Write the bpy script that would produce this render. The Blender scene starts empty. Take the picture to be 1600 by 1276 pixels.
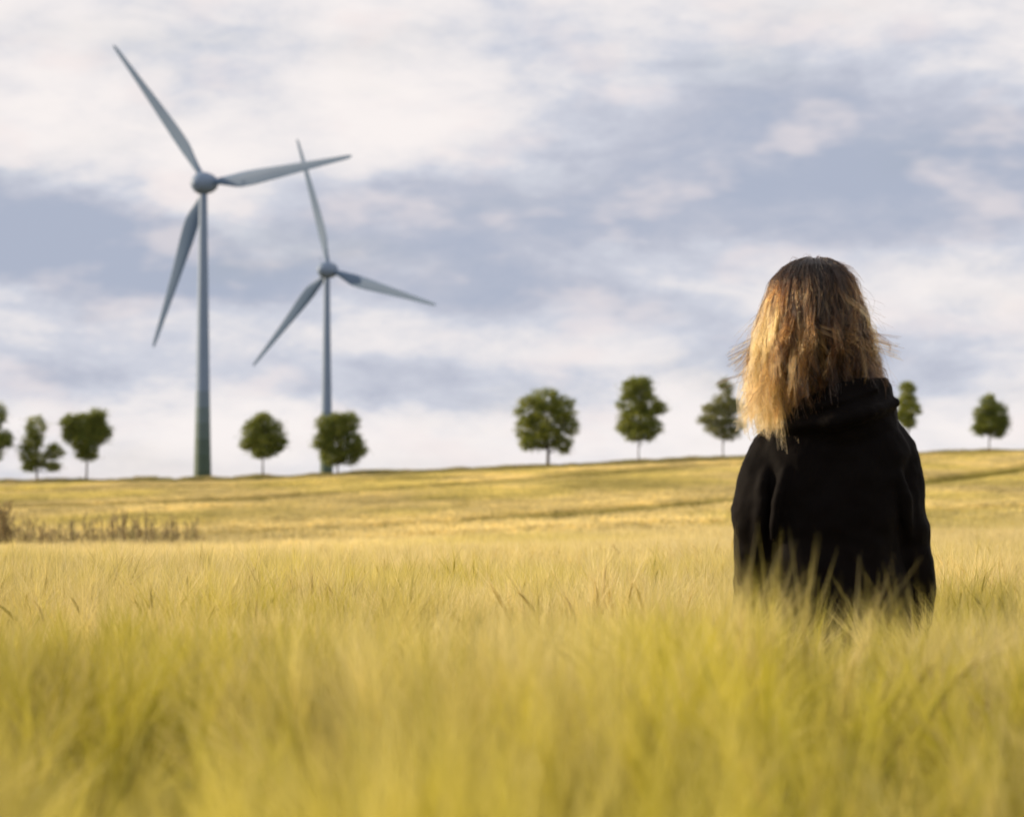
import bpy, math, random
import numpy as np
from mathutils import Vector, Matrix

R = math.radians
rng = np.random.default_rng(11)
random.seed(11)
sc = bpy.context.scene
C = sc.collection

# ------------------------------------------------------------------ camera
F = 4200.0                       # focal length in photo pixels (1600 wide)
CAMZ = 1.15
PITCH = math.atan(82 / F)
cd = bpy.data.cameras.new('camera')
cam = bpy.data.objects.new('camera', cd)
C.objects.link(cam)
cam.location = (0, 0, CAMZ)
cam.rotation_euler = (R(90) + PITCH, 0, 0)
cd.sensor_width = 36
cd.lens = 36 * F / 1600
cd.clip_start = 0.05
cd.clip_end = 8000
cd.dof.use_dof = True
cd.dof.focus_distance = 9.2
cd.dof.aperture_fstop = cd.lens / 18.0
sc.camera = cam

sc.view_settings.view_transform = 'Standard'
sc.view_settings.look = 'None'
sc.view_settings.exposure = 0.35
sc.view_settings.gamma = 1.0
sc.render.film_transparent = False
sc.cycles.max_bounces = 6
sc.cycles.diffuse_bounces = 3
sc.cycles.transmission_bounces = 4
sc.cycles.use_denoising = True

SUN_AZ = R(-79)                  # from +Y towards -X : low sun on the left
SUN_EL = R(17)

# ------------------------------------------------------------------ node helper
class NT:
    def __init__(self, tree):
        self.t = tree
        self.n = tree.nodes
        self.l = tree.links
    def node(self, kind, **kw):
        nd = self.n.new(kind)
        for k, v in kw.items():
            setattr(nd, k, v)
        return nd
    def put(self, sock, v):
        if v is None:
            return
        if isinstance(v, bpy.types.NodeSocket):
            self.l.new(v, sock)
        else:
            sock.default_value = v
    def m(self, op, a, b=None, c=None, clamp=False):
        nd = self.node('ShaderNodeMath', operation=op, use_clamp=clamp)
        self.put(nd.inputs[0], a)
        self.put(nd.inputs[1], b)
        if c is not None:
            self.put(nd.inputs[2], c)
        return nd.outputs[0]
    def mix(self, f, a, b, blend='MIX'):
        nd = self.node('ShaderNodeMix', data_type='RGBA', blend_type=blend)
        self.put(nd.inputs[0], f)
        self.put(nd.inputs[6], a if isinstance(a, bpy.types.NodeSocket) else tuple(a) + (1,))
        self.put(nd.inputs[7], b if isinstance(b, bpy.types.NodeSocket) else tuple(b) + (1,))
        return nd.outputs[2]
    def noise(self, vec, scale, detail=4, rough=.55, dist=0.0):
        nd = self.node('ShaderNodeTexNoise')
        if vec is not None:
            self.l.new(vec, nd.inputs['Vector'])
        nd.inputs['Scale'].default_value = scale
        nd.inputs['Detail'].default_value = detail
        nd.inputs['Roughness'].default_value = rough
        nd.inputs['Distortion'].default_value = dist
        return nd
    def comb(self, x, y, z=0.0):
        nd = self.node('ShaderNodeCombineXYZ')
        self.put(nd.inputs[0], x); self.put(nd.inputs[1], y); self.put(nd.inputs[2], z)
        return nd.outputs[0]
    def ramp(self, f, stops):
        nd = self.node('ShaderNodeValToRGB')
        cr = nd.color_ramp
        while len(cr.elements) < len(stops):
            cr.elements.new(0.5)
        for e, (p, col) in zip(cr.elements, stops):
            e.position = p
            e.color = tuple(col) + (1,)
        self.put(nd.inputs[0], f)
        return nd.outputs[0]
    def smooth(self, v, a, b):
        nd = self.node('ShaderNodeMapRange', interpolation_type='SMOOTHSTEP')
        self.put(nd.inputs[0], v)
        nd.inputs[1].default_value = a
        nd.inputs[2].default_value = b
        return nd.outputs[0]

# ------------------------------------------------------------------ world
world = bpy.data.worlds.new('World')
sc.world = world
world.use_nodes = True
w = NT(world.node_tree)
w.n.clear()
sky = w.node('ShaderNodeTexSky', sky_type='NISHITA')
sky.sun_disc = False
sky.sun_elevation = SUN_EL
sky.sun_rotation = SUN_AZ
sky.dust_density = 2.0
tc = w.node('ShaderNodeTexCoord')
sep = w.node('ShaderNodeSeparateXYZ')
w.l.new(tc.outputs['Generated'], sep.inputs[0])
dx, dy, dz = sep.outputs
az = w.m('ARCTAN2', dx, dy)
hor = w.m('SQRT', w.m('ADD', w.m('MULTIPLY', dx, dx), w.m('MULTIPLY', dy, dy)))
el = w.m('ARCTAN2', dz, hor)
# sky coordinates: hundredths of the sky, X to the right and Y down, 8 / 7.2 at the view's middle / eye level
SX = w.m('MULTIPLY_ADD', az, 42.0, 8.0)
SY = w.m('MULTIPLY_ADD', el, -42.0, 7.2)
warp = w.noise(w.comb(w.m('MULTIPLY', SX, .42), w.m('MULTIPLY', SY, .8), 3.1), 1.0, 5, .6)
wsep = w.node('ShaderNodeSeparateColor')
w.l.new(warp.outputs['Color'], wsep.inputs[0])
WX = w.m('ADD', SX, w.m('MULTIPLY', w.m('SUBTRACT', wsep.outputs[0], .5), 2.4))
WY = w.m('ADD', SY, w.m('MULTIPLY', w.m('SUBTRACT', wsep.outputs[1], .5), 1.3))
def blob(cx, cy, rx, ry, amp, tilt=0.0):
    x = w.m('SUBTRACT', WX, cx)
    y = w.m('SUBTRACT', WY, cy)
    if tilt:
        y = w.m('SUBTRACT', y, w.m('MULTIPLY', x, tilt))
    a = w.m('POWER', w.m('ABSOLUTE', w.m('DIVIDE', x, rx)), 2.6)
    b = w.m('POWER', w.m('ABSOLUTE', w.m('DIVIDE', y, ry)), 2.6)
    e = w.m('POWER', 2.718, w.m('MULTIPLY', w.m('ADD', a, b), -1.0))
    return w.m('MULTIPLY', e, amp)
parts = [
    blob(0.8, 3.75, 3.4, .95, 1.35, .12),
    blob(3.6, 4.45, 1.6, .35, .45, .06),
    blob(14.2, 2.5, 5.4, 1.5, .72, .06),
    blob(12.0, 3.2, 4.6, .85, .35, .03),
    blob(7.2, 3.55, 2.9, .75, .62, .10),
    blob(7.6, 4.6, 2.4, .45, .52, .05),
    blob(11.5, 5.3, 3.0, .5, .30, .0),
    blob(8.0, 6.9, 14.0, .5, -.30, .0),
    blob(5.8, 5.95, 3.6, .5, .55, .03),
    blob(13.5, 5.6, 2.6, .5, .40, .05),
    blob(1.0, 5.7, 1.6, .5, .30, .0),
    blob(3.4, .95, 1.4, .6, .28, .1),
    blob(8.7, .75, 1.6, .55, .25, .1),
    blob(6.4, 1.8, 2.2, .75, -.35, .0),
    blob(3.4, 3.1, .9, .8, -.45, .3),
    blob(1.6, 1.4, 2.2, .9, -.25, .0),
]
tot = parts[0]
for p_ in parts[1:]:
    tot = w.m('ADD', tot, p_)
fb = w.noise(w.comb(w.m('MULTIPLY', SX, .33), w.m('MULTIPLY', SY, .95), 7.7), 1.0, 6, .58, .4)
fine = w.noise(w.comb(w.m('MULTIPLY', SX, 1.1), w.m('MULTIPLY', SY, 2.1), 1.3), 1.0, 5, .6, .2)
tot = w.m('ADD', tot, w.m('MULTIPLY', w.m('SUBTRACT', fb.outputs[0], .47), 1.5))
tot = w.m('ADD', tot, w.m('MULTIPLY', w.m('SUBTRACT', fine.outputs[0], .5), .7))
dark = w.smooth(tot, -.42, 1.12)
cloud = w.ramp(dark, [(0.0, (.93, .875, .86)), (.25, (.80, .775, .795)), (.5, (.62, .64, .72)), (.78, (.50, .525, .62)), (1.0, (.415, .46, .575))])
pk = w.noise(w.comb(w.m('MULTIPLY', SX, .5), w.m('MULTIPLY', SY, 1.1), 12.0), 1.0, 3)
cloud = w.mix(w.m('MULTIPLY', w.smooth(pk.outputs[0], .5, .72), .5), cloud, (.88, .79, .78))
gap = w.m('MULTIPLY', w.smooth(w.noise(w.comb(w.m('MULTIPLY', SX, .2), w.m('MULTIPLY', SY, .6), 21.0), 1.0, 5).outputs[0], .5, .8), .16)
skyc = w.mix(1.0, sky.outputs[0], (.10, .10, .10), 'MULTIPLY')
col = w.mix(gap, cloud, skyc)
bg = w.node('ShaderNodeBackground')
w.l.new(col, bg.inputs[0])
bg.inputs[1].default_value = 0.80
wo = w.node('ShaderNodeOutputWorld')
w.l.new(bg.outputs[0], wo.inputs[0])

# ------------------------------------------------------------------ sun
sl = bpy.data.lights.new('sun', 'SUN')
sl.energy = 5.0
sl.angle = R(.6)
sl.color = (1.0, .80, .56)
so = bpy.data.objects.new('sun', sl)
C.objects.link(so)
sdir = Vector((math.sin(SUN_AZ) * math.cos(SUN_EL), math.cos(SUN_AZ) * math.cos(SUN_EL), math.sin(SUN_EL)))
so.rotation_euler = sdir.to_track_quat('Z', 'Y').to_euler()
so.location = sdir * 50

# ------------------------------------------------------------------ helpers
def pix(px, py, d):
    """point at depth d (metres along +Y) seen at photo pixel px, py"""
    cx, cy = (px - 800) / F, (638 - py) / F
    v = (cx, math.cos(PITCH) - math.sin(PITCH) * cy, math.sin(PITCH) + math.cos(PITCH) * cy)
    k = d / v[1]
    return Vector((v[0] * k, d, CAMZ + v[2] * k))

def mesh(name, verts, quads=None, tris=None, smooth=True, attrs=None):
    verts = np.asarray(verts, dtype=np.float32).reshape(-1, 3)
    me = bpy.data.meshes.new(name)
    nq = 0 if quads is None else len(quads)
    nt = 0 if tris is None else len(tris)
    me.vertices.add(len(verts))
    me.vertices.foreach_set('co', verts.ravel())
    if nq + nt:
        loops = []
        starts = []
        if nq:
            loops.append(np.asarray(quads, dtype=np.int32).ravel())
            starts.append(np.arange(nq, dtype=np.int32) * 4)
        if nt:
            loops.append(np.asarray(tris, dtype=np.int32).ravel())
            starts.append(nq * 4 + np.arange(nt, dtype=np.int32) * 3)
        loops = np.concatenate(loops)
        starts = np.concatenate(starts)
        me.loops.add(len(loops))
        me.loops.foreach_set('vertex_index', loops)
        me.polygons.add(nq + nt)
        me.polygons.foreach_set('loop_start', starts)
        me.polygons.foreach_set('use_smooth', np.full(nq + nt, smooth))
    for k, v in (attrs or {}).items():
        v = np.asarray(v)
        if v.ndim == 2:
            a = me.attributes.new(k, 'FLOAT_VECTOR', 'POINT')
            a.data.foreach_set('vector', v.astype(np.float32).ravel())
        elif v.dtype.kind == 'i':
            a = me.attributes.new(k, 'INT', 'POINT')
            a.data.foreach_set('value', v.astype(np.int32))
        else:
            a = me.attributes.new(k, 'FLOAT', 'POINT')
            a.data.foreach_set('value', v.astype(np.float32))
    me.update(calc_edges=True)
    me.validate()
    return me

def link(name, me, mat=None, parent=None):
    o = bpy.data.objects.new(name, me)
    C.objects.link(o)
    if mat is not None:
        me.materials.append(mat)
    if parent is not None:
        o.parent = parent
    return o

def thing(name, label, cat, loc=(0, 0, 0), rz=0.0, group=None):
    o = bpy.data.objects.new(name, None)
    o.empty_display_size = .3
    C.objects.link(o)
    o.location = loc
    o.rotation_euler = (0, 0, rz)
    o['label'] = label
    o['category'] = cat
    if group:
        o['group'] = group
    return o

def tubes(paths, radii, sides=3):
    """paths (N,P,3), radii (N,P) -> verts, quads ; open tubes"""
    paths = np.asarray(paths, float)
    radii = np.broadcast_to(np.asarray(radii, float), paths.shape[:2])
    N, P, _ = paths.shape
    tan = np.gradient(paths, axis=1)
    tan /= np.linalg.norm(tan, axis=2, keepdims=True) + 1e-12
    ref = np.zeros_like(tan)
    ref[..., 0] = .31; ref[..., 1] = .95; ref[..., 2] = .05
    par = np.abs((tan * ref).sum(2)) > .93
    ref[par] = (1, 0, .1)
    s = np.cross(tan, ref)
    s /= np.linalg.norm(s, axis=2, keepdims=True) + 1e-12
    u = np.cross(tan, s)
    ang = np.arange(sides) * 2 * math.pi / sides
    v = paths[:, :, None, :] + radii[:, :, None, None] * (np.cos(ang)[None, None, :, None] * s[:, :, None, :] + np.sin(ang)[None, None, :, None] * u[:, :, None, :])
    idx = np.arange(N * P * sides).reshape(N, P, sides)
    a = idx[:, :-1, :]
    b = idx[:, 1:, :]
    q = np.stack([a, np.roll(a, -1, 2), np.roll(b, -1, 2), b], -1).reshape(-1, 4)
    return v.reshape(-1, 3), q

def loft(rings, cap=True):
    """rings: (P,S,3) closed loops -> verts, quads, tris"""
    rings = np.asarray(rings, float)
    P, S, _ = rings.shape
    v = rings.reshape(-1, 3)
    idx = np.arange(P * S).reshape(P, S)
    a, b = idx[:-1], idx[1:]
    q = np.stack([a, np.roll(a, -1, 1), np.roll(b, -1, 1), b], -1).reshape(-1, 4)
    t = np.zeros((0, 3), int)
    if cap:
        c0, c1 = len(v), len(v) + 1
        v = np.vstack([v, rings[0].mean(0), rings[-1].mean(0)])
        t = np.array([(idx[0, (k + 1) % S], idx[0, k], c0) for k in range(S)] + [(idx[-1, k], idx[-1, (k + 1) % S], c1) for k in range(S)])
    return v, q, t

class Bag:
    """collects lofted shells into one mesh"""
    def __init__(self):
        self.v, self.q, self.t, self.n = [], [], [], 0
    def add(self, v, q=None, t=None):
        v = np.asarray(v, float).reshape(-1, 3)
        self.v.append(v)
        if q is not None and len(q):
            self.q.append(np.asarray(q) + self.n)
        if t is not None and len(t):
            self.t.append(np.asarray(t) + self.n)
        self.n += len(v)
        return self
    def chain(self, pts, rad, sides=14, sub=4, flat=1.0, cap=True):
        """smooth closed tube through pts with round ends; flat squeezes it front to back"""
        pts = np.asarray(pts, float)
        rad = np.asarray(rad, float)
        n = len(pts)
        tt = np.linspace(0, n - 1, (n - 1) * sub + 1)
        P = np.array([[catmull(pts[:, k], x) for k in range(3)] for x in tt])
        r = np.array([catmull(rad, x) for x in tt])
        if cap:
            d0 = P[0] - P[1]; d0 /= np.linalg.norm(d0)
            d1 = P[-1] - P[-2]; d1 /= np.linalg.norm(d1)
            h = np.array([.25, .5, .72, .88, .97])
            e = np.sqrt(1 - h ** 2)
            P = np.vstack([(P[0] + d0 * r[0] * h[:, None])[::-1], P, P[-1] + d1 * r[-1] * h[:, None]])
            r = np.concatenate([(r[0] * e)[::-1], r, r[-1] * e])
        v, q = tubes(P[None], r[None], sides)
        rings = v.reshape(len(P), sides, 3)
        if flat != 1.0:
            rings = rings.copy()
            rings[..., 1] = P[:, None, 1] + (rings[..., 1] - P[:, None, 1]) * flat
        return self.add(*loft(rings))
    def ball(self, c, r, seg=20, rings=12, rz=0.0):
        th = np.linspace(.02, math.pi - .02, rings)
        ph = np.arange(seg) * 2 * math.pi / seg
        x = np.sin(th)[:, None] * np.cos(ph) * r[0]
        y = np.sin(th)[:, None] * np.sin(ph) * r[1]
        z = np.cos(th)[:, None] * np.ones(seg) * r[2]
        X = x * math.cos(rz) - y * math.sin(rz)
        Y = x * math.sin(rz) + y * math.cos(rz)
        return self.add(*loft(np.stack([X + c[0], Y + c[1], z + c[2]], -1)))
    def build(self, name, smooth=True, attrs=None):
        return mesh(name, np.vstack(self.v), np.vstack(self.q) if self.q else None, np.vstack(self.t) if self.t else None, smooth, attrs)

def catmull(a, x):
    i = int(min(max(math.floor(x), 0), len(a) - 2))
    f = x - i
    p0 = a[max(i - 1, 0)]; p1 = a[i]; p2 = a[i + 1]; p3 = a[min(i + 2, len(a) - 1)]
    return .5 * ((2 * p1) + (-p0 + p2) * f + (2 * p0 - 5 * p1 + 4 * p2 - p3) * f * f + (-p0 + 3 * p1 - 3 * p2 + p3) * f ** 3)

def vnoise(x, y, seed=0):
    """smooth 2-D value noise, 0..1"""
    x = np.asarray(x, float); y = np.asarray(y, float)
    xi = np.floor(x).astype(np.int64); yi = np.floor(y).astype(np.int64)
    fx = x - xi; fy = y - yi
    fx = fx * fx * (3 - 2 * fx); fy = fy * fy * (3 - 2 * fy)
    def h(a, b):
        n = (a * 374761393 + b * 668265263 + seed * 974711) & 0x7fffffff
        n = ((n ^ (n >> 13)) * 1274126177) & 0x7fffffff
        return ((n ^ (n >> 16)) & 0xffff) / 65535.0
    return (h(xi, yi) * (1 - fx) + h(xi + 1, yi) * fx) * (1 - fy) + (h(xi, yi + 1) * (1 - fx) + h(xi + 1, yi + 1) * fx) * fy

def fbm(x, y, seed=0, oct=4):
    s = 0; a = .5; t = 0
    for k in range(oct):
        s = s + a * vnoise(x * 2 ** k, y * 2 ** k, seed + k); t += a; a *= .5
    return s / t

# ------------------------------------------------------------------ materials
def material(name):
    m = bpy.data.materials.new(name)
    m.use_nodes = True
    t = NT(m.node_tree)
    b = t.n['Principled BSDF']
    return m, t, b

def principled(name, col, rough=.6, spec=.4, scale=None, amount=.25, bump=0.0):
    m, t, b = material(name)
    b.inputs['Roughness'].default_value = rough
    b.inputs['Specular IOR Level'].default_value = spec
    if scale:
        g = t.node('ShaderNodeTexCoord')
        n = t.noise(g.outputs['Object'], scale, 5)
        lo = tuple(c * (1 - amount) for c in col); hi = tuple(c * (1 + amount) for c in col)
        t.l.new(t.mix(n.outputs[0], lo, hi), b.inputs['Base Color'])
        if bump:
            bp = t.node('ShaderNodeBump')
            bp.inputs['Strength'].default_value = bump
            bp.inputs['Distance'].default_value = .02
            t.l.new(n.outputs[0], bp.inputs['Height'])
            t.l.new(bp.outputs[0], b.inputs['Normal'])
    else:
        b.inputs['Base Color'].default_value = tuple(col) + (1,)
    return m

def leafy(name, colour, trans=.35, rough=.5, spec=.25, tmul=(1.05, 1.0, .75)):
    """principled + translucent; colour(t) returns the colour socket"""
    m, t, b = material(name)
    c = colour(t)
    t.put(b.inputs['Base Color'], c)
    b.inputs['Roughness'].default_value = rough
    b.inputs['Specular IOR Level'].default_value = spec
    tr = t.node('ShaderNodeBsdfTranslucent')
    t.l.new(t.mix(1.0, c, tmul, 'MULTIPLY'), tr.inputs[0])
    mx = t.node('ShaderNodeMixShader')
    mx.inputs[0].default_value = trans
    t.l.new(b.outputs[0], mx.inputs[1])
    t.l.new(tr.outputs[0], mx.inputs[2])
    t.l.new(mx.outputs[0], t.n['Material Output'].inputs[0])
    return m

def attr(t, name, kind='GEOMETRY'):
    a = t.node('ShaderNodeAttribute', attribute_type=kind, attribute_name=name)
    return a.outputs['Fac']

def barley_colour(t):
    ripe = attr(t, 'ripe')
    tint = attr(t, 'tint', 'INSTANCER')
    bri = attr(t, 'bri', 'INSTANCER')
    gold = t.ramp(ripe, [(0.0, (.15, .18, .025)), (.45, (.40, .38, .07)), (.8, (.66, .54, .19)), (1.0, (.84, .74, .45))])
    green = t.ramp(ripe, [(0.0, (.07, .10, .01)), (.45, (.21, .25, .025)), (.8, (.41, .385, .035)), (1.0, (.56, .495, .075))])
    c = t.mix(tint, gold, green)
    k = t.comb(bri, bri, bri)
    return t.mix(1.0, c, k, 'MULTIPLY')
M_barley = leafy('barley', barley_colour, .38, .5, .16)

def verge_colour(t):
    tint = attr(t, 'tint', 'INSTANCER')
    return t.mix(tint, (.40, .33, .16), (.28, .28, .10))
M_verge = leafy('verge_grass', verge_colour, .3, .6, .2)

def weed_colour(t):
    tint = attr(t, 'tint')
    return t.ramp(tint, [(0, (.28, .22, .115)), (.5, (.48, .385, .20)), (1.0, (.46, .41, .18))])
M_weed = leafy('dry_weed', weed_colour, .25, .7, .15)

def soil(t):
    g = t.node('ShaderNodeTexCoord')
    n = t.noise(g.outputs['Object'], .8, 6)
    return t.mix(n.outputs[0], (.10, .085, .035), (.19, .15, .055))
M_soil = leafy('field_soil', soil, .0, .9, .1)

# ------------------------------------------------------------------ terrain
CROP = .85
KD = np.array([10., 20, 40, 60, 100, 180])
YL = np.array([846., 850, 853, 845, 818, 778])
YR = np.array([846., 838, 820, 806, 776, 738])
def side(x, d):
    X = 800 + F * x / np.maximum(d, 9.0)
    return np.interp(X, [-900, 0, 400, 850, 1200, 1600, 2600], [-.1, 0., .12, .5, .78, 1., 1.25])
def crest_d(t):
    return 275 + 45 * np.clip(t, 0, 1)
def terrain(x, d):
    x = np.asarray(x, float); d = np.asarray(d, float)
    t = side(x, d)
    dc = crest_d(t)
    yc = 753 - 50 * t                       # crop tops at the crest, photo pixels
    Y = np.zeros_like(d)
    n = len(KD)
    knots_d = [np.full_like(d, k) for k in KD] + [dc]
    knots_y = [YL[k] + (YR[k] - YL[k]) * t for k in range(n)] + [yc]
    ld = np.log(np.maximum(d, 1e-3))
    for k in range(n):
        a, b = np.log(knots_d[k]), np.log(knots_d[k + 1])
        f = np.clip((ld - a) / (b - a), 0, 1)
        sel = (ld >= a)
        f2 = f
        Y = np.where(sel, knots_y[k] + (knots_y[k + 1] - knots_y[k]) * f2, Y)
    z = CAMZ - (Y - 720) / F * d - CROP
    z = np.where(d < 10, 0.0, z)
    # behind the crest: a low bank with the trees, then land falling gently away
    zc = CAMZ - (yc - 720) / F * dc - CROP
    bank = .66 * np.clip((d - dc) / 3.0, 0, 1)
    beyond = zc + bank + (-(yc - 720) / F - .0045) * np.maximum(d - dc - 12, 0)
    z = np.where(d > dc, beyond, z)
    return z + (fbm(x / 9 + 40, d / 9, 5) - .5) * .10 * np.clip(d / 40 - .3, 0, 1)

def build_ground():
    ds = np.concatenate([np.linspace(-60, 0, 7), np.linspace(2, 60, 60), np.geomspace(62, 330, 130), np.geomspace(335, 3200, 50)])
    us = np.linspace(-1.5, 1.5, 181)
    us = np.sign(us) * (np.abs(us) / 1.5) ** 2 * 1.5
    D = np.repeat(ds[:, None], len(us), 1)
    X = us[None, :] * (np.abs(D) + 40)
    Z = terrain(X, D)
    v = np.stack([X, D, Z], -1).reshape(-1, 3)
    idx = np.arange(len(v)).reshape(D.shape)
    q = np.stack([idx[:-1, :-1], idx[:-1, 1:], idx[1:, 1:], idx[1:, :-1]], -1).reshape(-1, 4)
    o = link('ground', mesh('ground', v, q), M_soil)
    o['kind'] = 'structure'
    return o
build_ground()

# ------------------------------------------------------------------ barley
def make_clump(name, seed, stems, spread, thick=1.0, awns=18, leaves=2):
    g = np.random.default_rng(seed)
    B = Bag()
    ripe = []
    def put(v, q=None, t=None, r=None):
        B.add(v, q, t)
        ripe.append(np.broadcast_to(r, len(np.asarray(v).reshape(-1, 3))).astype(float))
    for s in range(stems):
        a = g.uniform(0, 2 * math.pi)
        rr = spread * math.sqrt(g.uniform(0, 1))
        base = np.array([rr * math.cos(a), rr * math.sin(a), -.03])
        H = CROP * float(np.clip(g.normal(.845, .04), .72, .92))
        lean_a = g.uniform(0, 2 * math.pi)
        lean = g.uniform(.02, .15)
        ld = np.array([math.cos(lean_a), math.sin(lean_a), 0]) * lean + np.array([.05, 0, 0])
        t = np.linspace(0, 1, 6)
        path = base + np.outer(t ** 1.8, ld) + np.outer(t, [0, 0, H - .09])
        v, q = tubes(path[None], np.linspace(.0022, .0013, 6)[None] * thick, 3)
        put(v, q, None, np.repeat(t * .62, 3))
        # leaves: bent ribbons
        for k in range(leaves):
            f = g.uniform(.2, .62)
            p0 = base + ld * f ** 1.8 + np.array([0, 0, f * (H - .09)])
            la = g.uniform(0, 2 * math.pi)
            L = g.uniform(.12, .24)
            h = np.array([math.cos(la), math.sin(la), 0])
            tt = np.linspace(0, 1, 5)
            mid = p0 + np.outer(tt * L * .75, h) + np.outer(L * (.75 * tt - .75 * tt ** 2.2), [0, 0, 1])
            wd = np.cross(h, [0, 0, 1]) + np.array([0, 0, g.uniform(-.4, .4)])
            ww = (.0042 * np.sin(math.pi * np.clip(tt * .8 + .2, 0, 1)) + .0008) * thick
            vv = np.stack([mid - ww[:, None] * wd, mid + ww[:, None] * wd], 1).reshape(-1, 3)
            qq = np.array([(2 * i, 2 * i + 1, 2 * i + 3, 2 * i + 2) for i in range(4)])
            put(vv, qq, None, .18 + .35 * f)
        # nodding ear
        top = path[-1]
        dirv = path[-1] - path[-2]; dirv /= np.linalg.norm(dirv)
        nod = g.uniform(.05, .6)
        side_v = ld / (np.linalg.norm(ld) + 1e-9)
        n = 6
        tt = np.linspace(0, 1, n)
        EL = g.uniform(.065, .095)
        ear = [top]
        dd = []
        for i in range(n):
            d = dirv * (1 - .5 * nod * tt[i]) + side_v * nod * tt[i] + np.array([0, 0, -.35 * nod * tt[i]])
            d /= np.linalg.norm(d)
            dd.append(d)
            if i:
                ear.append(ear[-1] + d * EL / (n - 1))
        ear = np.array(ear)
        er = np.array([.0018, .0042, .0048, .0044, .0034, .0015]) * thick
        v, q = tubes(ear[None], er[None], 5)
        put(v, q, None, g.uniform(.74, .92))
        # awns: long thin bristles fanning from the ear
        for k in range(awns):
            i = g.integers(0, n)
            p0 = ear[i]
            d = dd[i] * 1.0 + g.normal(0, .25, 3)
            d /= np.linalg.norm(d)
            L = g.uniform(.08, .155)
            wv = np.cross(d, g.normal(0, 1, 3)); wv /= np.linalg.norm(wv) + 1e-9
            w_ = .00055 * thick
            mid = p0 + d * L * .55 + np.array([0, 0, -.002])
            put(np.array([p0 - wv * w_, p0 + wv * w_, mid + wv * w_ * .75, p0 + d * L - np.array([0, 0, .008])  , mid - wv * w_ * .75]),
                np.array([(0, 1, 2, 4)]), np.array([(4, 2, 3)]), g.uniform(.85, 1.0))
    me = B.build(name, True, {'ripe': np.concatenate(ripe)})
    me.materials.append(M_barley)
    return me

def proto_collection(name, meshes):
    col = bpy.data.collections.new(name)
    for k, me in enumerate(meshes):
        o = bpy.data.objects.new('%s_%02d' % (name, k), me)
        col.objects.link(o)
    return col

def scatter(name, pts, rot, scl, idx, col, attrs):
    me = mesh(name, pts, None, None, True, dict(rot=rot, scl=scl, idx=idx.astype(np.int32), **attrs))
    o = link(name, me)
    ng = bpy.data.node_groups.new(name + '_nodes', 'GeometryNodeTree')
    ng.interface.new_socket('Geometry', in_out='INPUT', socket_type='NodeSocketGeometry')
    ng.interface.new_socket('Geometry', in_out='OUTPUT', socket_type='NodeSocketGeometry')
    gi = ng.nodes.new('NodeGroupInput'); go = ng.nodes.new('NodeGroupOutput')
    ci = ng.nodes.new('GeometryNodeCollectionInfo')
    ci.inputs['Collection'].default_value = col
    ci.inputs['Separate Children'].default_value = True
    ci.inputs['Reset Children'].default_value = True
    ip = ng.nodes.new('GeometryNodeInstanceOnPoints')
    ip.inputs['Pick Instance'].default_value = True
    def named(n, ty):
        a = ng.nodes.new('GeometryNodeInputNamedAttribute')
        a.data_type = ty
        a.inputs['Name'].default_value = n
        return a.outputs['Attribute']
    L = ng.links
    mp = ng.nodes.new('GeometryNodeMeshToPoints')
    L.new(gi.outputs[0], mp.inputs['Mesh'])
    L.new(mp.outputs[0], ip.inputs['Points'])
    L.new(ci.outputs[0], ip.inputs['Instance'])
    L.new(named('idx', 'INT'), ip.inputs['Instance Index'])
    er = ng.nodes.new('FunctionNodeEulerToRotation')
    L.new(named('rot', 'FLOAT_VECTOR'), er.inputs[0])
    L.new(er.outputs[0], ip.inputs['Rotation'])
    L.new(named('scl', 'FLOAT_VECTOR'), ip.inputs['Scale'])
    L.new(ip.outputs[0], go.inputs[0])
    md = o.modifiers.new('scatter', 'NODES')
    md.node_group = ng
    return o

PX, PY = (1297 - 800) / F * 7.0, 7.0        # where the person stands

near = [make_clump('near_barley', 100 + k, 12, .13, 1.0, 26, 1) for k in range(6)]
mids = [make_clump('mid_barley', 200 + k, 16, .24, 1.6, 12, 0) for k in range(5)]
fars = [make_clump('far_barley', 300 + k, 22, .5, 3.2, 7, 0) for k in range(5)]
protos = proto_collection('barley_clump', near + mids + fars)   # alphabetical = index order

def wedge(d0, d1, per_m2, half, margin):
    # uniform points over a wedge in front of the camera
    n = int(per_m2 * ((d1 * d1 - d0 * d0) * half + (d1 - d0) * 2 * margin) * 1.0)
    W = half * d1 + margin
    out = []
    tot = 0
    while tot < n:
        d = rng.uniform(d0, d1, n * 2)
        x = rng.uniform(-W, W, n * 2)
        ok = np.abs(x) < half * d + margin
        out.append(np.stack([x[ok], d[ok]], 1)); tot += ok.sum()
    return np.vstack(out)[:n]

def seg_dist(px, py, line):
    best = np.full(px.shape, 1e9)
    for (x0, y0), (x1, y1) in zip(line[:-1], line[1:]):
        t = np.clip(((px - x0) * (x1 - x0) + (py - y0) * (y1 - y0)) / ((x1 - x0) ** 2 + (y1 - y0) ** 2), 0, 1)
        best = np.minimum(best, np.hypot(px - x0 - t * (x1 - x0), py - y0 - t * (y1 - y0)))
    return best

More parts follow.
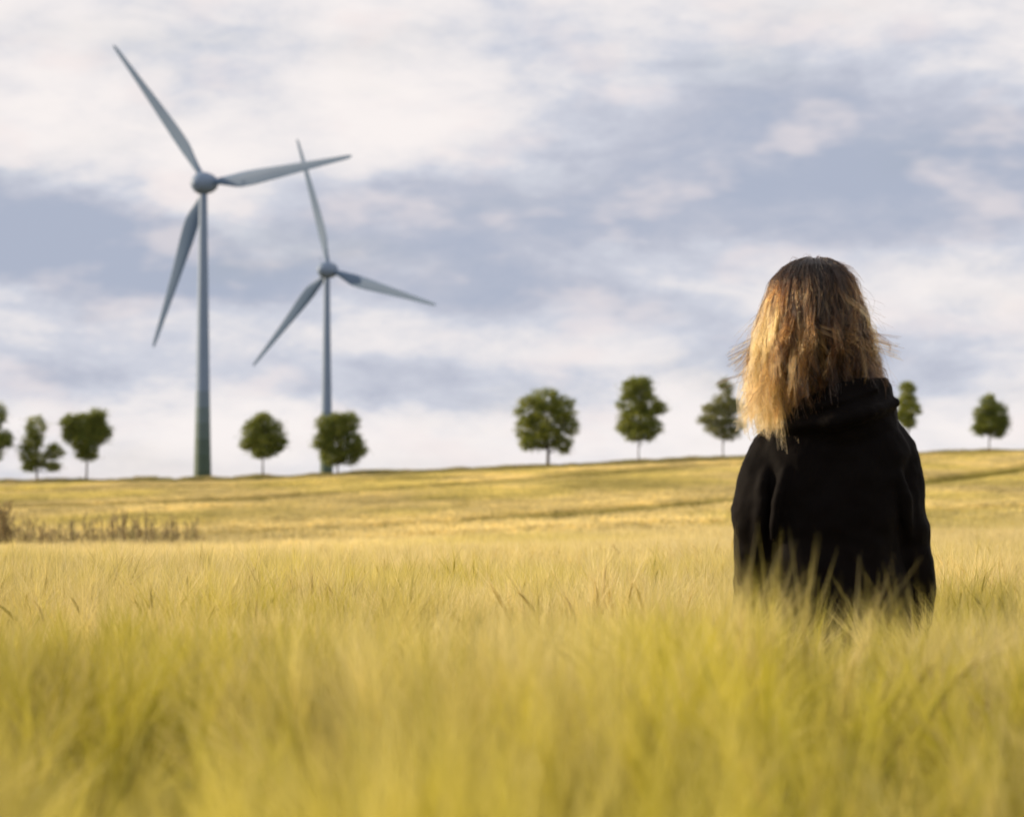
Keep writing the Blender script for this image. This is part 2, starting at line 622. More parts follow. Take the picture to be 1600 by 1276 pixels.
def barley():
    P, I = [], []
    for (d0, d1, dens, half, marg, i0, i1) in ((-1.5, .9, 24, 0, 1.8, 0, 6), (.9, 15, 62, .22, 1.3, 0, 6), (15, 52, 22, .215, 3, 6, 11), (52, 322, 3.0, .212, 8, 11, 16)):
        p = wedge(d0, d1, dens, half, marg)
        P.append(p); I.append(rng.integers(i0, i1, len(p)))
    P = np.vstack(P); I = np.concatenate(I)
    x, d = P[:, 0], P[:, 1]
    t = side(x, d)
    keep = d < crest_d(t) - .5
    keep &= ~((np.hypot(x, d) < .38) | ((np.abs(x) < .22) & (d > 0) & (d < .6)))
    keep &= np.hypot((x - PX) / .29, (d - PY) / .22) > 1
    keep &= ~((fbm(x / .28, d / .4, 63, 2) < np.where(d < 5, .42, .36)) & (d > .9) & (d < 13) & (np.abs(d - 7) > .9))
    x, d, I, t = x[keep], d[keep], I[keep], t[keep]
    z = terrain(x, d)
    n = len(x)
    pxl = 800 + F * x / np.maximum(d, .5)          # only to find the crop in front of the person
    h = 1 + (fbm(x / 1.3, d / 1.3, 3) - .5) * .22 * (d < 20) + (fbm(x / 14, d / 30, 9, 5) - .5) * .34 * np.clip((d - 12) / 30, 0, 1)
    ang = np.abs(x / np.maximum(d, .3) - (PX + .01) / PY)
    h *= 1 + .39 * np.clip((6.6 - d) / 2.6, 0, 1) * np.clip((d - 1.0) / .4, 0, 1) * (1 - np.clip(1.6 - ang / .014, 0, 1)) - .10 * np.clip((1.2 - d) / .3, 0, 1)
    h *= 1 - .12 * np.clip((4.6 - d) / 1.5, 0, 1) * np.clip(1.6 - ang / .012, 0, 1) - .05 * np.clip((d - 6.5) / 2, 0, 1) * np.clip((17 - d) / 2, 0, 1)
    # trodden way between camera and person, taller crop on its flanks
    across = (x * PY - d * (PX + .02)) / math.hypot(PX, PY)
    on = np.clip((d - 2.2) / .6, 0, 1) * np.clip((7.3 - d) / .3, 0, 1)
    h *= 1 - .50 * np.exp(-(across / (.060 + .10 * np.clip((d - 5.0) / .8, 0, 1))) ** 2) * on
    h *= 1 + .10 * np.exp(-((across + .31) / .10) ** 2) * np.clip((d - 3.4) / .5, 0, 1) * np.clip((6.9 - d) / .5, 0, 1)
    h *= 1 + .05 * np.exp(-((across - .22) / .06) ** 2) * np.clip((d - 3.4) / .5, 0, 1) * np.clip((5.5 - d) / .5, 0, 1)
    # uneven ripeness
    tint = np.clip((fbm(x / .55, d / .8, 21) - .5) * (3.0 + 3.0 * (d < 4)) + .40, 0, 1) * np.clip(1.2 - d / 22, .0, 1)
    tint += np.clip((fbm(x / 9, d / 40, 31, 5) - .48) * 2.2, 0, .38) * np.clip((d - 9) / 25, 0, 1)
    far_ = np.clip((d - 15) / 50, 0, 1)
    tint += .68 * np.clip((4.2 - d) / 2.0, 0, 1)
    bri = (.86 + .26 * rng.random(n)) * (1 + (fbm(x / .9 + 9, d / 1.4, 55, 3) - .5) * .5 * (d < 18)) * (1 + (fbm(x / .22 + 3, d / .7, 57, 2) - .5) * 1.1 * (d < 5.2))
    bri *= 1 + (fbm(x / 6, d / 25, 77, 4) - .5) * .85 * np.clip((d - 12) / 30, 0, 1)
    bri *= 1 + .22 * far_ * rng.normal(0, 1, n).clip(-1.5, 1.5)
    bri *= 1 - .02 * np.clip((4.4 - d) / 1.5, 0, 1)
    tint += .04 * far_
    bri *= 1 + .06 * far_
    # wheel tracks and their greener edges curving across the far slope
    tracks = [[(-40, 150), (-24, 163), (-10, 190), (2, 228), (16, 262)],
              [(-26, 62), (-12, 76), (0, 97), (14, 132), (30, 180), (52, 250)],
              [(-8, 58), (4, 70), (18, 92), (40, 130), (70, 200)],
              [(14, 55), (26, 80), (42, 112), (70, 160)],
              [(-60, 220), (-20, 240), (20, 275), (50, 300)]]
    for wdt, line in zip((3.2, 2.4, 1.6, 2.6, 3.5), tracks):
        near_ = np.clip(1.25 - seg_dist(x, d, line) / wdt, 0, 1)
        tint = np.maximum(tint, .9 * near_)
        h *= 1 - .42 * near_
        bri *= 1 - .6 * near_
    tint = np.clip(tint, 0, 1)
    sc_ = rng.normal(1, .05, n)
    # taller stand on both sides of the trodden way
    flank = np.interp(x / np.maximum(d, .3) * F - 510, [-230, -160, -110, -78, 46, 66, 86, 105, 150, 210], [0, 1, .85, 0, 0, .5, 0, .3, .7, 0]) * np.clip((d - 2.5) / .3, 0, 1) * np.clip((4.9 - d) / .5, 0, 1)
    h *= 1 + .17 * flank
    # close to the camera no ear may rise into the line of sight
    off = x / np.maximum(d, .3) * F - 510
    ymin = np.minimum(np.interp(d, [1.4, 1.8, 3.2, 4.5, 6.9], [800, 735, 745, 822, 848]) + 0 * off, 1e4)
    ymin = np.where(d < 5.6, np.maximum(ymin, np.interp(off, [-170, -125, -75, -32, 32, 62, 75, 88, 125, 160], [735, 750, 850, 1060, 1060, 890, 880, 950, 830, 750])), ymin)
    ymin = ymin - 120 * flank
    room = (CAMZ - (ymin - 720) / F * d) / .93 - .02
    room = np.where(d < 1.4, .86, room)
    h = np.where(d < 6.9, np.minimum(h, room / sc_), h)
    scl = np.stack([sc_, sc_, sc_ * h], 1)
    rot = np.stack([rng.normal(0, .035, n), rng.normal(.02, .04, n), rng.uniform(0, 6.283, n) * 1.0], 1)
    o = scatter('barley', np.stack([x, d, z], 1), rot, scl, I, protos, dict(tint=tint, bri=bri))
    o['kind'] = 'stuff'
    o['label'] = 'ripening golden barley crop covering the whole field'
    o['category'] = 'crop'
barley()

# ------------------------------------------------------------------ verge grass along the crest
def make_tuft(name, seed, blades, spread, H):
    g = np.random.default_rng(seed)
    B = Bag()
    for s in range(blades):
        a = g.uniform(0, 6.283); rr = spread * math.sqrt(g.uniform())
        p0 = np.array([rr * math.cos(a), rr * math.sin(a), -.05])
        hh = H * g.uniform(.5, 1.1)
        ln = g.normal(0, .12, 2)
        tt = np.linspace(0, 1, 4)
        mid = p0 + np.outer(tt, [0, 0, hh]) + np.outer(tt ** 2, [ln[0], ln[1], 0])
        wd = g.normal(0, 1, 3); wd[2] = 0; wd /= np.linalg.norm(wd)
        ww = np.array([.02, .02, .014, .002])
        vv = np.stack([mid - ww[:, None] * wd, mid + ww[:, None] * wd], 1).reshape(-1, 3)
        B.add(vv, np.array([(2 * i, 2 * i + 1, 2 * i + 3, 2 * i + 2) for i in range(3)]))
    me = B.build(name)
    me.materials.append(M_verge)
    return me
def verge():
    col = proto_collection('verge_tuft', [make_tuft('verge_tuft', 400 + k, 60, .45, .46) for k in range(4)])
    n = 8200
    t = rng.uniform(-.12, 1.2, n)
    X = np.interp(t, [-.1, 0., .12, .5, .78, 1., 1.25], [-900, 0, 400, 850, 1200, 1600, 2600])
    d = crest_d(t) + rng.uniform(-.4, 7, n)
    x = (X - 800) / F * d
    z = terrain(x, d)
    s = rng.uniform(.6, 1.25, n) * (.25 + 1.5 * fbm(x / 3, d / 5, 8))
    o = scatter('verge_grass', np.stack([x, d, z], 1), np.stack([np.zeros(n), np.zeros(n), rng.uniform(0, 6.28, n)], 1),
                np.stack([s, s, s], 1), rng.integers(0, 4, n), col, dict(tint=rng.random(n)))
    o['kind'] = 'stuff'
    o['label'] = 'dark rough grass verge along the crest under the trees'
    o['category'] = 'grass'
verge()

# ------------------------------------------------------------------ weeds in the dip on the left
def weed_paths(g, base, H, nb, spread):
    """one dead branching stalk -> list of (path, radius)"""
    out = []
    t = np.linspace(0, 1, 6)
    ln = g.normal(0, .05, 2)
    st = base + np.outer(t, [0, 0, H]) + np.outer(t ** 2, [ln[0], ln[1], 0])
    out.append((st, np.linspace(.012, .005, 6)))
    for k in range(nb):
        f = g.uniform(.35, .97)
        p0 = base + np.array([ln[0] * f * f, ln[1] * f * f, H * f])
        a = g.uniform(0, 6.28)
        L = g.uniform(.08, .28) * H * (1.2 - .7 * f)
        d = np.array([math.cos(a) * spread, math.sin(a) * spread, 1.0]); d /= np.linalg.norm(d)
        out.append((p0 + np.outer(t, d * L), np.linspace(.006, .011, 6)))   # seed-laden side spike
    return out
def weeds():
    g = np.random.default_rng(5)
    paths, rad, tint = [], [], []
    for k in range(280):
        px = 330 * g.uniform(0, 1) ** 1.25 - 12
        d = g.uniform(54, 66)
        x = (px - 800) / F * d
        z = float(terrain(np.array([x]), np.array([d]))[0])
        dens = fbm(np.array([px / 40.]), np.array([.3]), 2)[0]
        H = CROP + g.uniform(-.15, .66) * (1 - .35 * px / 340) * (.45 + dens)
        tv = g.uniform(0, 1)
        for p, r in weed_paths(g, np.array([x, d, z]), H, 9, .35):
            paths.append(p); rad.append(r * 1.25); tint.append(tv)
    v, q = tubes(np.array(paths), np.array(rad), 4)
    o = link('weeds', mesh('weeds', v, q, None, True, {'tint': np.repeat(tint, 24)}), M_weed)
    o['kind'] = 'stuff'
    o['label'] = 'brown dried weed stalks standing in the dip of the field'
    o['category'] = 'weeds'
    # the bushier one at the very edge
    paths, rad, tint = [], [], []
    d = 52.
    x = (4 - 800) / F * d
    z = float(terrain(np.array([x]), np.array([d]))[0])
    for k in range(9):
        for p, r in weed_paths(g, g.normal(0, .10, 3) * np.array([1, 1, 0]), CROP + g.uniform(.5, .95), 14, .7):
            paths.append(p); rad.append(r * 1.3); tint.append(g.uniform(0, .35))
    v, q = tubes(np.array(paths), np.array(rad), 4)
    o = link('weed', mesh('weed', v, q, None, True, {'tint': np.repeat(tint, 24)}), M_weed)
    o.location = (x, d, z)
    o['label'] = 'bushy dark brown dried weed standing before the row of weed stalks'
    o['category'] = 'weed'
weeds()

# ------------------------------------------------------------------ trees
def leaf_colour(lo, hi):
    def f(t):
        a = attr(t, 'var')
        return t.mix(a, lo, hi)
    return f
M_leaf = {
    'dark': leafy('maple_leaves', leaf_colour((.12, .165, .035), (.28, .305, .066)), .42, .5, .3),
    'mid': leafy('green_leaves', leaf_colour((.135, .18, .037), (.32, .34, .07)), .42, .5, .3),
    'pale': leafy('pale_leaves', leaf_colour((.15, .17, .06), (.27, .275, .10)), .32, .5, .3),
}
M_bark = principled('bark', (.085, .068, .05), .85, .2, 6, .4, .5)

def tree(name, label, px, base_py, lobes, kind, seed, leaf=.19, dens=1.0, dback=4.0, trunk_r=.09, bare=0.0):
    """lobes: (px, py, rx, ry) ellipses of the crown in photo pixels at the tree's distance"""
    g = np.random.default_rng(seed)
    t = float(side(np.array([(px - 800) / F * 290]), np.array([290.]))[0])
    d = float(crest_d(t)) + dback
    x = (px - 800) / F * d
    z = float(terrain(np.array([x]), np.array([d]))[0]) - .05
    root = thing(name, label, 'tree', (x, d, z), 0, 'trees along the crest of the field')
    k = d / F
    def loc(u, v_, dep=0.0):
        p = pix(u, v_, d)
        return np.array([p.x - x, dep, p.z - z])
    top = max(loc(u, v_ - ry)[2] for u, v_, rx, ry in lobes)
    # trunk
    B = Bag()
    cx = np.mean([u for u, *_ in lobes])
    tp = [np.array([0, 0, -.1]), np.array([g.normal(0, .03), 0, top * .25]), loc(cx * .3 + px * .7, 0)[0:1].tolist() and np.array([(cx - px) * k * .4, 0, top * .55]), np.array([(cx - px) * k * .7, 0, top * .86])]
    B.chain(tp, [trunk_r * 1.25, trunk_r, trunk_r * .62, .02], 8, 4)
    for (u, v_, rx, ry) in lobes:
        c = loc(u, v_, 0)
        for j in range(3):
            e = c + np.array([g.uniform(-.7, .7) * rx * k, g.uniform(-.8, .8) * rx * k, g.uniform(-.4, .7) * ry * k])
            zb = max(top * .18, min(e[2] * .62, top * .6))
            b0 = np.array([(cx - px) * k * .4 * zb / top, 0, zb])
            m_ = (b0 + e) / 2 + np.array([0, 0, -.10 * np.linalg.norm(e - b0)]) + g.normal(0, .05, 3)
            B.chain([b0, m_, e], [trunk_r * .42, trunk_r * .26, .012], 5, 3)
    link('trunk', B.build('trunk'), M_bark, root)
    # crown: leaves gathered on twigs spread through each lobe
    cs, ns, var = [], [], []
    for (u, v_, rx, ry) in lobes:
        c = loc(u, v_, g.uniform(-.25, .25) * rx * k)
        vol = rx * ry * k * k
        nt = int(50 * vol ** .85 * dens) + 16
        for j in range(nt):
            dv = g.normal(0, 1, 3); dv /= np.linalg.norm(dv)
            rr = g.uniform(.25, 1) ** .45
            tip = c + dv * rr * np.array([rx * k, rx * k * .95, ry * k])
            m_ = int(g.integers(34, 60))
            sp = g.uniform(.15, .34)
            off = g.normal(0, 1, (m_, 3)) * np.array([sp, sp, sp * .75])
            cs.append(tip + off)
            var.append(np.clip(g.uniform(0, 1) + g.normal(0, .15, m_), 0, 1))
    c = np.vstack(cs)
    var = np.concatenate(var)
    n = len(c)
    a = g.normal(0, 1, (n, 3)); a /= np.linalg.norm(a, axis=1, keepdims=True)
    b = np.cross(a, g.normal(0, 1, (n, 3))); b /= np.linalg.norm(b, axis=1, keepdims=True)
    s = (leaf * g.uniform(.55, 1.2, n) / 2)[:, None]
    v = np.stack([c - a * s, c + b * s * .6, c + a * s, c - b * s * .6], 1).reshape(-1, 3)
    q = np.arange(n * 4).reshape(-1, 4)
    link('crown', mesh('crown', v, q, None, False, {'var': np.repeat(var, 4)}), M_leaf[kind], root)
    return root

tree('roadside_tree', 'ragged dark tree cut by the left edge of the photo', -14, 748,
     [(-6, 650, 16, 22), (-4, 690, 26, 16), (-22, 668, 20, 26), (-14, 712, 18, 10), (8, 683, 13, 8)], 'dark', 1, dens=.8)
tree('roadside_tree', 'thin crooked tree with a separate low lobe on its right side', 58, 748,
     [(55, 668, 18, 18), (50, 690, 16, 14), (40, 706, 11, 14), (62, 716, 17, 13), (86, 705, 14, 12), (82, 728, 14, 7), (48, 727, 12, 8)], 'mid', 2, dens=.62)
tree('roadside_tree', 'dark full tree with a wide flat top left of the taller turbine', 135, 747,
     [(110, 663, 14, 15), (130, 662, 18, 16), (152, 655, 14, 16), (160, 678, 13, 14), (135, 688, 24, 16), (112, 680, 12, 12), (136, 707, 15, 11), (143, 672, 22, 20)], 'dark', 3, dens=1.15)
tree('roadside_tree', 'round lollipop tree between the two turbine towers', 411, 742,
     [(411, 660, 16, 14), (396, 672, 17, 17), (428, 676, 17, 18), (412, 690, 26, 17), (390, 692, 14, 10), (436, 694, 11, 12), (412, 706, 20, 9)], 'dark', 4, dens=1.0)
tree('roadside_tree', 'bushy forked tree in front of the smaller turbine tower', 528, 738,
     [(510, 664, 14, 15), (529, 668, 15, 17), (527, 655, 10, 10), (505, 690, 16, 16), (546, 662, 15, 18), (527, 690, 20, 22), (552, 690, 14, 14), (558, 703, 14, 9), (520, 712, 20, 13), (545, 714, 16, 11)], 'dark', 5, dens=1.0)
tree('roadside_tree', 'largest round tree with limbs branching low near the middle of the skyline', 856, 720,
     [(850, 624, 24, 18), (828, 640, 22, 22), (880, 640, 20, 24), (856, 655, 30, 26), (822, 668, 18, 18), (890, 665, 14, 16), (838, 688, 20, 14), (878, 692, 16, 15), (826, 690, 14, 12), (858, 680, 20, 16)], 'mid', 6, dens=.82, trunk_r=.17)
tree('roadside_tree', 'upright oval tree with a bumpy top and thin stem right of the largest tree', 998, 712,
     [(985, 607, 13, 15), (1008, 606, 13, 16), (996, 600, 12, 12), (984, 632, 20, 20), (1014, 634, 19, 18), (1030, 638, 10, 9), (998, 655, 30, 18), (982, 668, 18, 14), (1018, 668, 18, 13), (1000, 680, 24, 10)], 'mid', 7, dens=.95, trunk_r=.07)
tree('roadside_tree', 'pale sparse pointed tree just left of the person', 1130, 710,
     [(1134, 606, 10, 13), (1130, 628, 17, 14), (1112, 640, 16, 8), (1145, 636, 16, 14), (1128, 652, 24, 12), (1104, 655, 16, 6), (1118, 668, 18, 9), (1150, 665, 16, 12), (1136, 678, 20, 8)], 'pale', 8, dens=.62, trunk_r=.07)
tree('roadside_tree', 'slim narrow tree beside the right shoulder of the person', 1419, 702,
     [(1418, 607, 11, 10), (1416, 626, 15, 13), (1422, 640, 16, 12), (1412, 650, 14, 11), (1420, 660, 9, 7)], 'mid', 9, dens=.95, trunk_r=.07)
tree('roadside_tree', 'small compact tree at the far right of the skyline', 1546, 698,
     [(1545, 630, 11, 13), (1535, 648, 12, 14), (1560, 645, 13, 14), (1567, 660, 9, 12), (1548, 662, 22, 13), (1532, 670, 10, 9), (1558, 674, 14, 8)], 'dark', 10, dens=1.1, trunk_r=.07)

# ------------------------------------------------------------------ wind turbines
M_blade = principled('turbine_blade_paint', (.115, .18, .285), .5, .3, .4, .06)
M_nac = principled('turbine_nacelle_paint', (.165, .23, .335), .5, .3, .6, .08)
def tower_material(h):
    m, t, b = material('turbine_tower_paint')
    g = t.node('ShaderNodeTexCoord')
    s = t.node('ShaderNodeSeparateXYZ')
    t.l.new(g.outputs['Object'], s.inputs[0])
    # painted rings: green at the foot, paler ring by ring up to grey
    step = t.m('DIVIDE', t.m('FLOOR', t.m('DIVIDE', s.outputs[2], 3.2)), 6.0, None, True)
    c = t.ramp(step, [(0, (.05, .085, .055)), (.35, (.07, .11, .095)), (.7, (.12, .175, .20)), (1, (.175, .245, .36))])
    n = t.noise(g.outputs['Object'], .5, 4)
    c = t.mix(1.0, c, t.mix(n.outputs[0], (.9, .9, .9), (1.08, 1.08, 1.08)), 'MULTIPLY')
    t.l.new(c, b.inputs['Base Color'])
    b.inputs['Roughness'].default_value = .5
    b.inputs['Specular IOR Level'].default_value = .3
    return m

def blade_mesh(Rb):
    S = 18
    rs = np.concatenate([np.linspace(1.0, 3.0, 4), np.linspace(4, Rb - 1.5, 22), [Rb - .9, Rb - .4, Rb - .1, Rb]])
    kr = np.array([0, .06, .14, .24, .34, .5, .7, .88, .96, .99, 1.0])
    kc = np.array([1.1, 1.2, 2.1, 3.2, 3.1, 2.45, 1.7, 1.1, .85, .6, .2])
    kt = np.array([1.1, 1.1, .95, .68, .5, .34, .2, .11, .06, .03, .02])
    rings = []
    a = np.arange(S) * 2 * math.pi / S
    for r in rs:
        f = r / Rb
        ch = np.interp(f, kr, kc); th = np.interp(f, kr, kt)
        k = np.clip((f - .05) / .15, 0, 1)
        # teardrop: nose at -x, sharp tail at +x
        xx = np.cos(a) * .5
        yy = np.sin(a) * .5 * (1 - .75 * k * np.clip((np.cos(a) + 1) / 2, 0, 1) ** 1.3)
        shift = (.5 - .32) * k                     # the pitch axis lies a third behind the nose
        px_, py_ = (xx + shift) * ch, yy * th
        tw = -R(np.interp(f, [0, .2, .5, 1], [22, 16, 7, 2]))
        X = px_ * math.cos(tw) - py_ * math.sin(tw)
        Y = px_ * math.sin(tw) + py_ * math.cos(tw)
        rings.append(np.stack([X, Y - .0008 * r * r, np.full(S, r)], 1))
    return mesh('blade', *loft(rings))

def turbine(label, px_tower, hub_px, hub_py, d, phase, yaw, tilt, Rb, dtop=1.6, dbot=3.7):
    hub = pix(hub_px, hub_py, d)
    tx = pix(px_tower, hub_py, d).x
    zg = float(terrain(np.array([tx]), np.array([d]))[0]) - .3
    root = thing('wind_turbine', label, 'wind turbine', (tx, d, zg), 0, 'pair of wind turbines behind the field')
    H = hub.z - zg
    # tower
    zz = np.linspace(0, H - 1.2, 30)
    f = zz / zz[-1]
    rad = (dbot + (dtop - dbot) * f ** .8) / 2
    a = np.arange(32) * 2 * math.pi / 32
    rings = np.stack([rad[:, None] * np.cos(a), rad[:, None] * np.sin(a), np.repeat(zz[:, None], 32, 1)], -1)
    tw = link('tower', mesh('tower', *loft(rings)), tower_material(H), root)
    # door at the foot, on the side of the track
    # nacelle: egg, tail towards the camera
    ax = Vector((math.sin(yaw) * math.cos(tilt), math.cos(yaw) * math.cos(tilt), math.sin(tilt)))
    rx = Vector((math.cos(yaw), -math.sin(yaw), 0))
    up = rx.cross(ax)
    M = Matrix(((rx.x, ax.x, up.x, 0), (rx.y, ax.y, up.y, 0), (rx.z, ax.z, up.z, 0), (0, 0, 0, 1)))
    Lh = 1.2
    nb = []
    for y, r in ((-3.9, .02), (-3.85, .35), (-3.6, .8), (-3.2, 1.2), (-3.18, 1.32), (-2.6, 1.85), (-1.8, 2.28), (-.8, 2.58), (.2, 2.68), (.9, 2.6), (1.15, 2.5), (1.2, 2.3)):
        nb.append(np.stack([r * np.cos(a), np.full(32, y), r * np.sin(a)], 1))
    nb = np.array(nb) * np.array([.86, .84, .86])
    na = link('nacelle', mesh('nacelle', *loft(nb)), M_nac, root)
    na.matrix_local = Matrix.Translation((0, 0, H)) @ M
    # wind vane mast on top of the nacelle
    B = Bag()
    B.chain([(0, -2.2, 1.6), (0, -2.25, 3.1)], [.06, .05], 6, 2)
    B.chain([(-.45, -2.25, 3.1), (.45, -2.25, 3.1)], [.04, .04], 6, 2)
    for s in (-.45, .45):
        B.ball((s, -2.25, 3.22), (.13, .13, .10), 8, 6)
    wv = link('wind_sensor', B.build('wind_sensor'), M_nac, na)
    # rotor: spinner with three blades as its pieces, on the far side of the tower
    sp = []
    for y, r in ((1.3, 2.35), (1.35, 2.45), (2.2, 2.3), (3.0, 1.9), (3.6, 1.3), (3.95, .7), (4.05, .05)):
        sp.append(np.stack([r * np.cos(a), np.full(32, y - Lh), r * np.sin(a)], 1))
    sp = np.array(sp) * np.array([.84, 1, .84])
    ro = link('rotor_hub', mesh('rotor_hub', *loft(sp)), M_nac, root)
    c = M @ Vector((0, Lh, 0)).to_4d()
    ro.matrix_local = Matrix.Translation((c.x, c.y, H + c.z)) @ M
    bm_ = blade_mesh(Rb)
    bm_.materials.append(M_blade)
    for k in range(3):
        b = bpy.data.objects.new('blade', bm_)
        C.objects.link(b)
        b.parent = root
        th = phase + k * 2 * math.pi / 3
        # the blade's +Z turned clockwise by th as seen by the camera; tail edge trails
        b.matrix_local = Matrix.Translation((c.x, c.y, H + c.z)) @ M @ Matrix.Rotation(th, 4, 'Y')
    return root
turbine('taller nearer wind turbine on the left with its whole tower in view', 317.5, 320, 286.5, 541, R(-35.7), R(29.8), R(5.3), 36.0)
turbine('smaller farther wind turbine with its tower foot behind a bushy tree', 510.5, 514, 422, 711, R(-13.6), R(33.3), R(3.6), 36.2)

# ------------------------------------------------------------------ person seen from behind
person = thing('person', 'person with shoulder length blond hair in a black hooded jacket, back to the camera', 'person', (PX, PY, 0))
M_skin = principled('skin', (.52, .32, .23), .5, .4, 30, .08)
def L(px, py):                                  # photo pixel at the person's distance -> local x, z
    p = pix(px, py, PY)
    return p.x - PX, p.z

HX, HZ = -.035, 1.545                            # head centre
HT = R(14)                                       # head turned to the left
def hd(x, y, z):
    return (HX + x * math.cos(HT) - y * math.sin(HT), .02 + x * math.sin(HT) + y * math.cos(HT), HZ + z)

def remesh(o, vox, it=4, fac=.5):
    m = o.modifiers.new('union', 'REMESH')
    m.mode = 'VOXEL'
    m.voxel_size = vox
    m.use_smooth_shade = True
    s = o.modifiers.new('soften', 'SMOOTH')
    s.iterations = it
    s.factor = fac

def make_body():
    B = Bag()
    # head: cranium, jaw, face
    B.ball(hd(0, -.012, .028), (.072, .09, .083), 28, 18, HT)
    B.ball(hd(0, .03, -.035), (.058, .062, .078), 24, 16, HT)
    B.chain([hd(0, .075, -.088), hd(0, .080, -.098)], [.02, .018], 10, 2)         # chin
    B.chain([hd(0, .086, .012), hd(0, .104, -.022), hd(0, .100, -.03)], [.009, .012, .011], 10, 3)  # nose
    for s in (-1, 1):
        B.chain([hd(s * .012, .093, -.03), hd(s * .016, .09, -.03)], [.007, .005], 8, 2)
        B.chain([hd(s * .015, .086, .03), hd(s * .045, .074, .026)], [.009, .006], 8, 2)          # brow
        B.ball(hd(s * .046, .062, -.02), (.02, .02, .018), 12, 8)                                  # cheek
        B.chain([hd(s * .074, -.002, .02), hd(s * .082, -.014, .022), hd(s * .083, -.016, -.002), hd(s * .075, -.002, -.03)], [.007, .01, .009, .007], 8, 3)  # ear
    B.chain([hd(-.022, .086, -.055), hd(0, .093, -.053), hd(.022, .086, -.055)], [.004, .0065, .004], 8, 3)  # lips
    B.chain([hd(-.018, .085, -.063), hd(0, .091, -.065), hd(.018, .085, -.063)], [.004, .0065, .004], 8, 3)
    B.chain([(HX, .0, 1.50), (-.015, -.015, 1.40), (0, -.02, 1.32)], [.052, .052, .062], 16, 4)    # neck
    # trunk
    S = 28
    a = np.arange(S) * 2 * math.pi / S
    rings = []
    for z, rx, ry, cy in ((.80, .10, .08, 0), (.86, .165, .11, 0), (.94, .17, .115, -.005), (1.02, .14, .10, 0), (1.10, .145, .10, 0), (1.18, .155, .10, -.01), (1.23, .12, .085, -.015), (1.30, .075, .065, -.02)):
        rings.append(np.stack([rx * np.cos(a), cy + ry * np.sin(a), np.full(S, z)], 1))
    B.add(*loft(np.array(rings)))
    for s in (-1, 1):
        B.chain([(s * .085, 0, .88), (s * .09, .005, .68), (s * .09, .0, .48), (s * .092, -.015, .30), (s * .092, -.01, .10), (s * .092, 0, .07)],
                [.085, .078, .055, .05, .034, .034], 14, 4)
        B.chain([(s * .092, -.03, .045), (s * .095, .06, .04), (s * .10, .13, .028)], [.036, .035, .022], 12, 4)
        B.chain([(s * .13, -.01, 1.19), (s * .168, -.02, 1.11), (s * .195, -.015, .97), (s * .20, .04, .84), (s * .20, .10, .735)],
                [.055, .047, .038, .034, .024], 12, 4)
        # hand: palm, four bent fingers of unequal length, thumb from the side of the palm
        w0 = np.array([s * .20, .10, .735])
        B.chain([w0, w0 + (0, .02, -.045), w0 + (0, .03, -.085)], [.024, .030, .028], 12, 3)
        for k, (o_, ln) in enumerate(((.032, .070), (.011, .079), (-.010, .073), (-.030, .056))):
            r0 = w0 + np.array([0, .03 + o_ * .9, -.088 + abs(o_) * .25])
            j1 = r0 + np.array([-s * .004, .006, -ln * .45])
            j2 = j1 + np.array([-s * .014, .002, -ln * .33])
            j3 = j2 + np.array([-s * .018, -.002, -ln * .20])
            B.chain([r0, j1, j2, j3], [.0092, .0086, .0078, .0068], 8, 3)
        t0 = w0 + np.array([-s * .012, .045, -.03])
        B.chain([t0, t0 + (-s * .012, .028, -.028), t0 + (-s * .02, .036, -.058), t0 + (-s * .024, .034, -.078)], [.013, .011, .0095, .008], 8, 3)
    o = link('body', B.build('body'), M_skin, person)
    remesh(o, .0062, 3, .5)
make_body()
M_eye = principled('eye', (.7, .7, .7), .15, .5)
for s in (-1, 1):
    B = Bag(); B.ball(hd(s * .031, .080, .010), (.0125, .012, .0115), 14, 10)
    link('eye', B.build('eye'), M_eye, person)

# trousers and shoes (mostly below the crop)
M_jeans = principled('dark_denim', (.012, .014, .022), .9, .2, 200, .3, .2)
M_shoe = principled('shoe_leather', (.02, .018, .016), .5, .4, 60, .2)
def make_lower():
    B = Bag()
    S = 28
    a = np.arange(S) * 2 * math.pi / S
    rings = [np.stack([rx * np.cos(a), ry * np.sin(a), np.full(S, z)], 1) for z, rx, ry in ((.78, .14, .10), (.84, .185, .128), (.94, .182, .127), (1.0, .16, .115))]
    B.add(*loft(np.array(rings)))
    for s in (-1, 1):
        B.chain([(s * .088, 0, .88), (s * .094, .004, .68), (s * .095, .0, .48), (s * .095, -.01, .30), (s * .095, -.005, .14)], [.097, .092, .072, .066, .06], 16, 4)
    o = link('trousers', B.build('trousers'), M_jeans, person)
    remesh(o, .008, 3)
    for s in (-1, 1):
        B = Bag()
        B.chain([(s * .092, -.035, .05), (s * .096, .06, .046), (s * .102, .145, .036)], [.047, .046, .034], 14, 4)
        B.chain([(s * .092, -.005, .06), (s * .092, -.008, .14)], [.046, .045], 14, 2)
        o = link('shoe', B.build('shoe'), M_shoe, person)
        remesh(o, .006, 2)
make_lower()

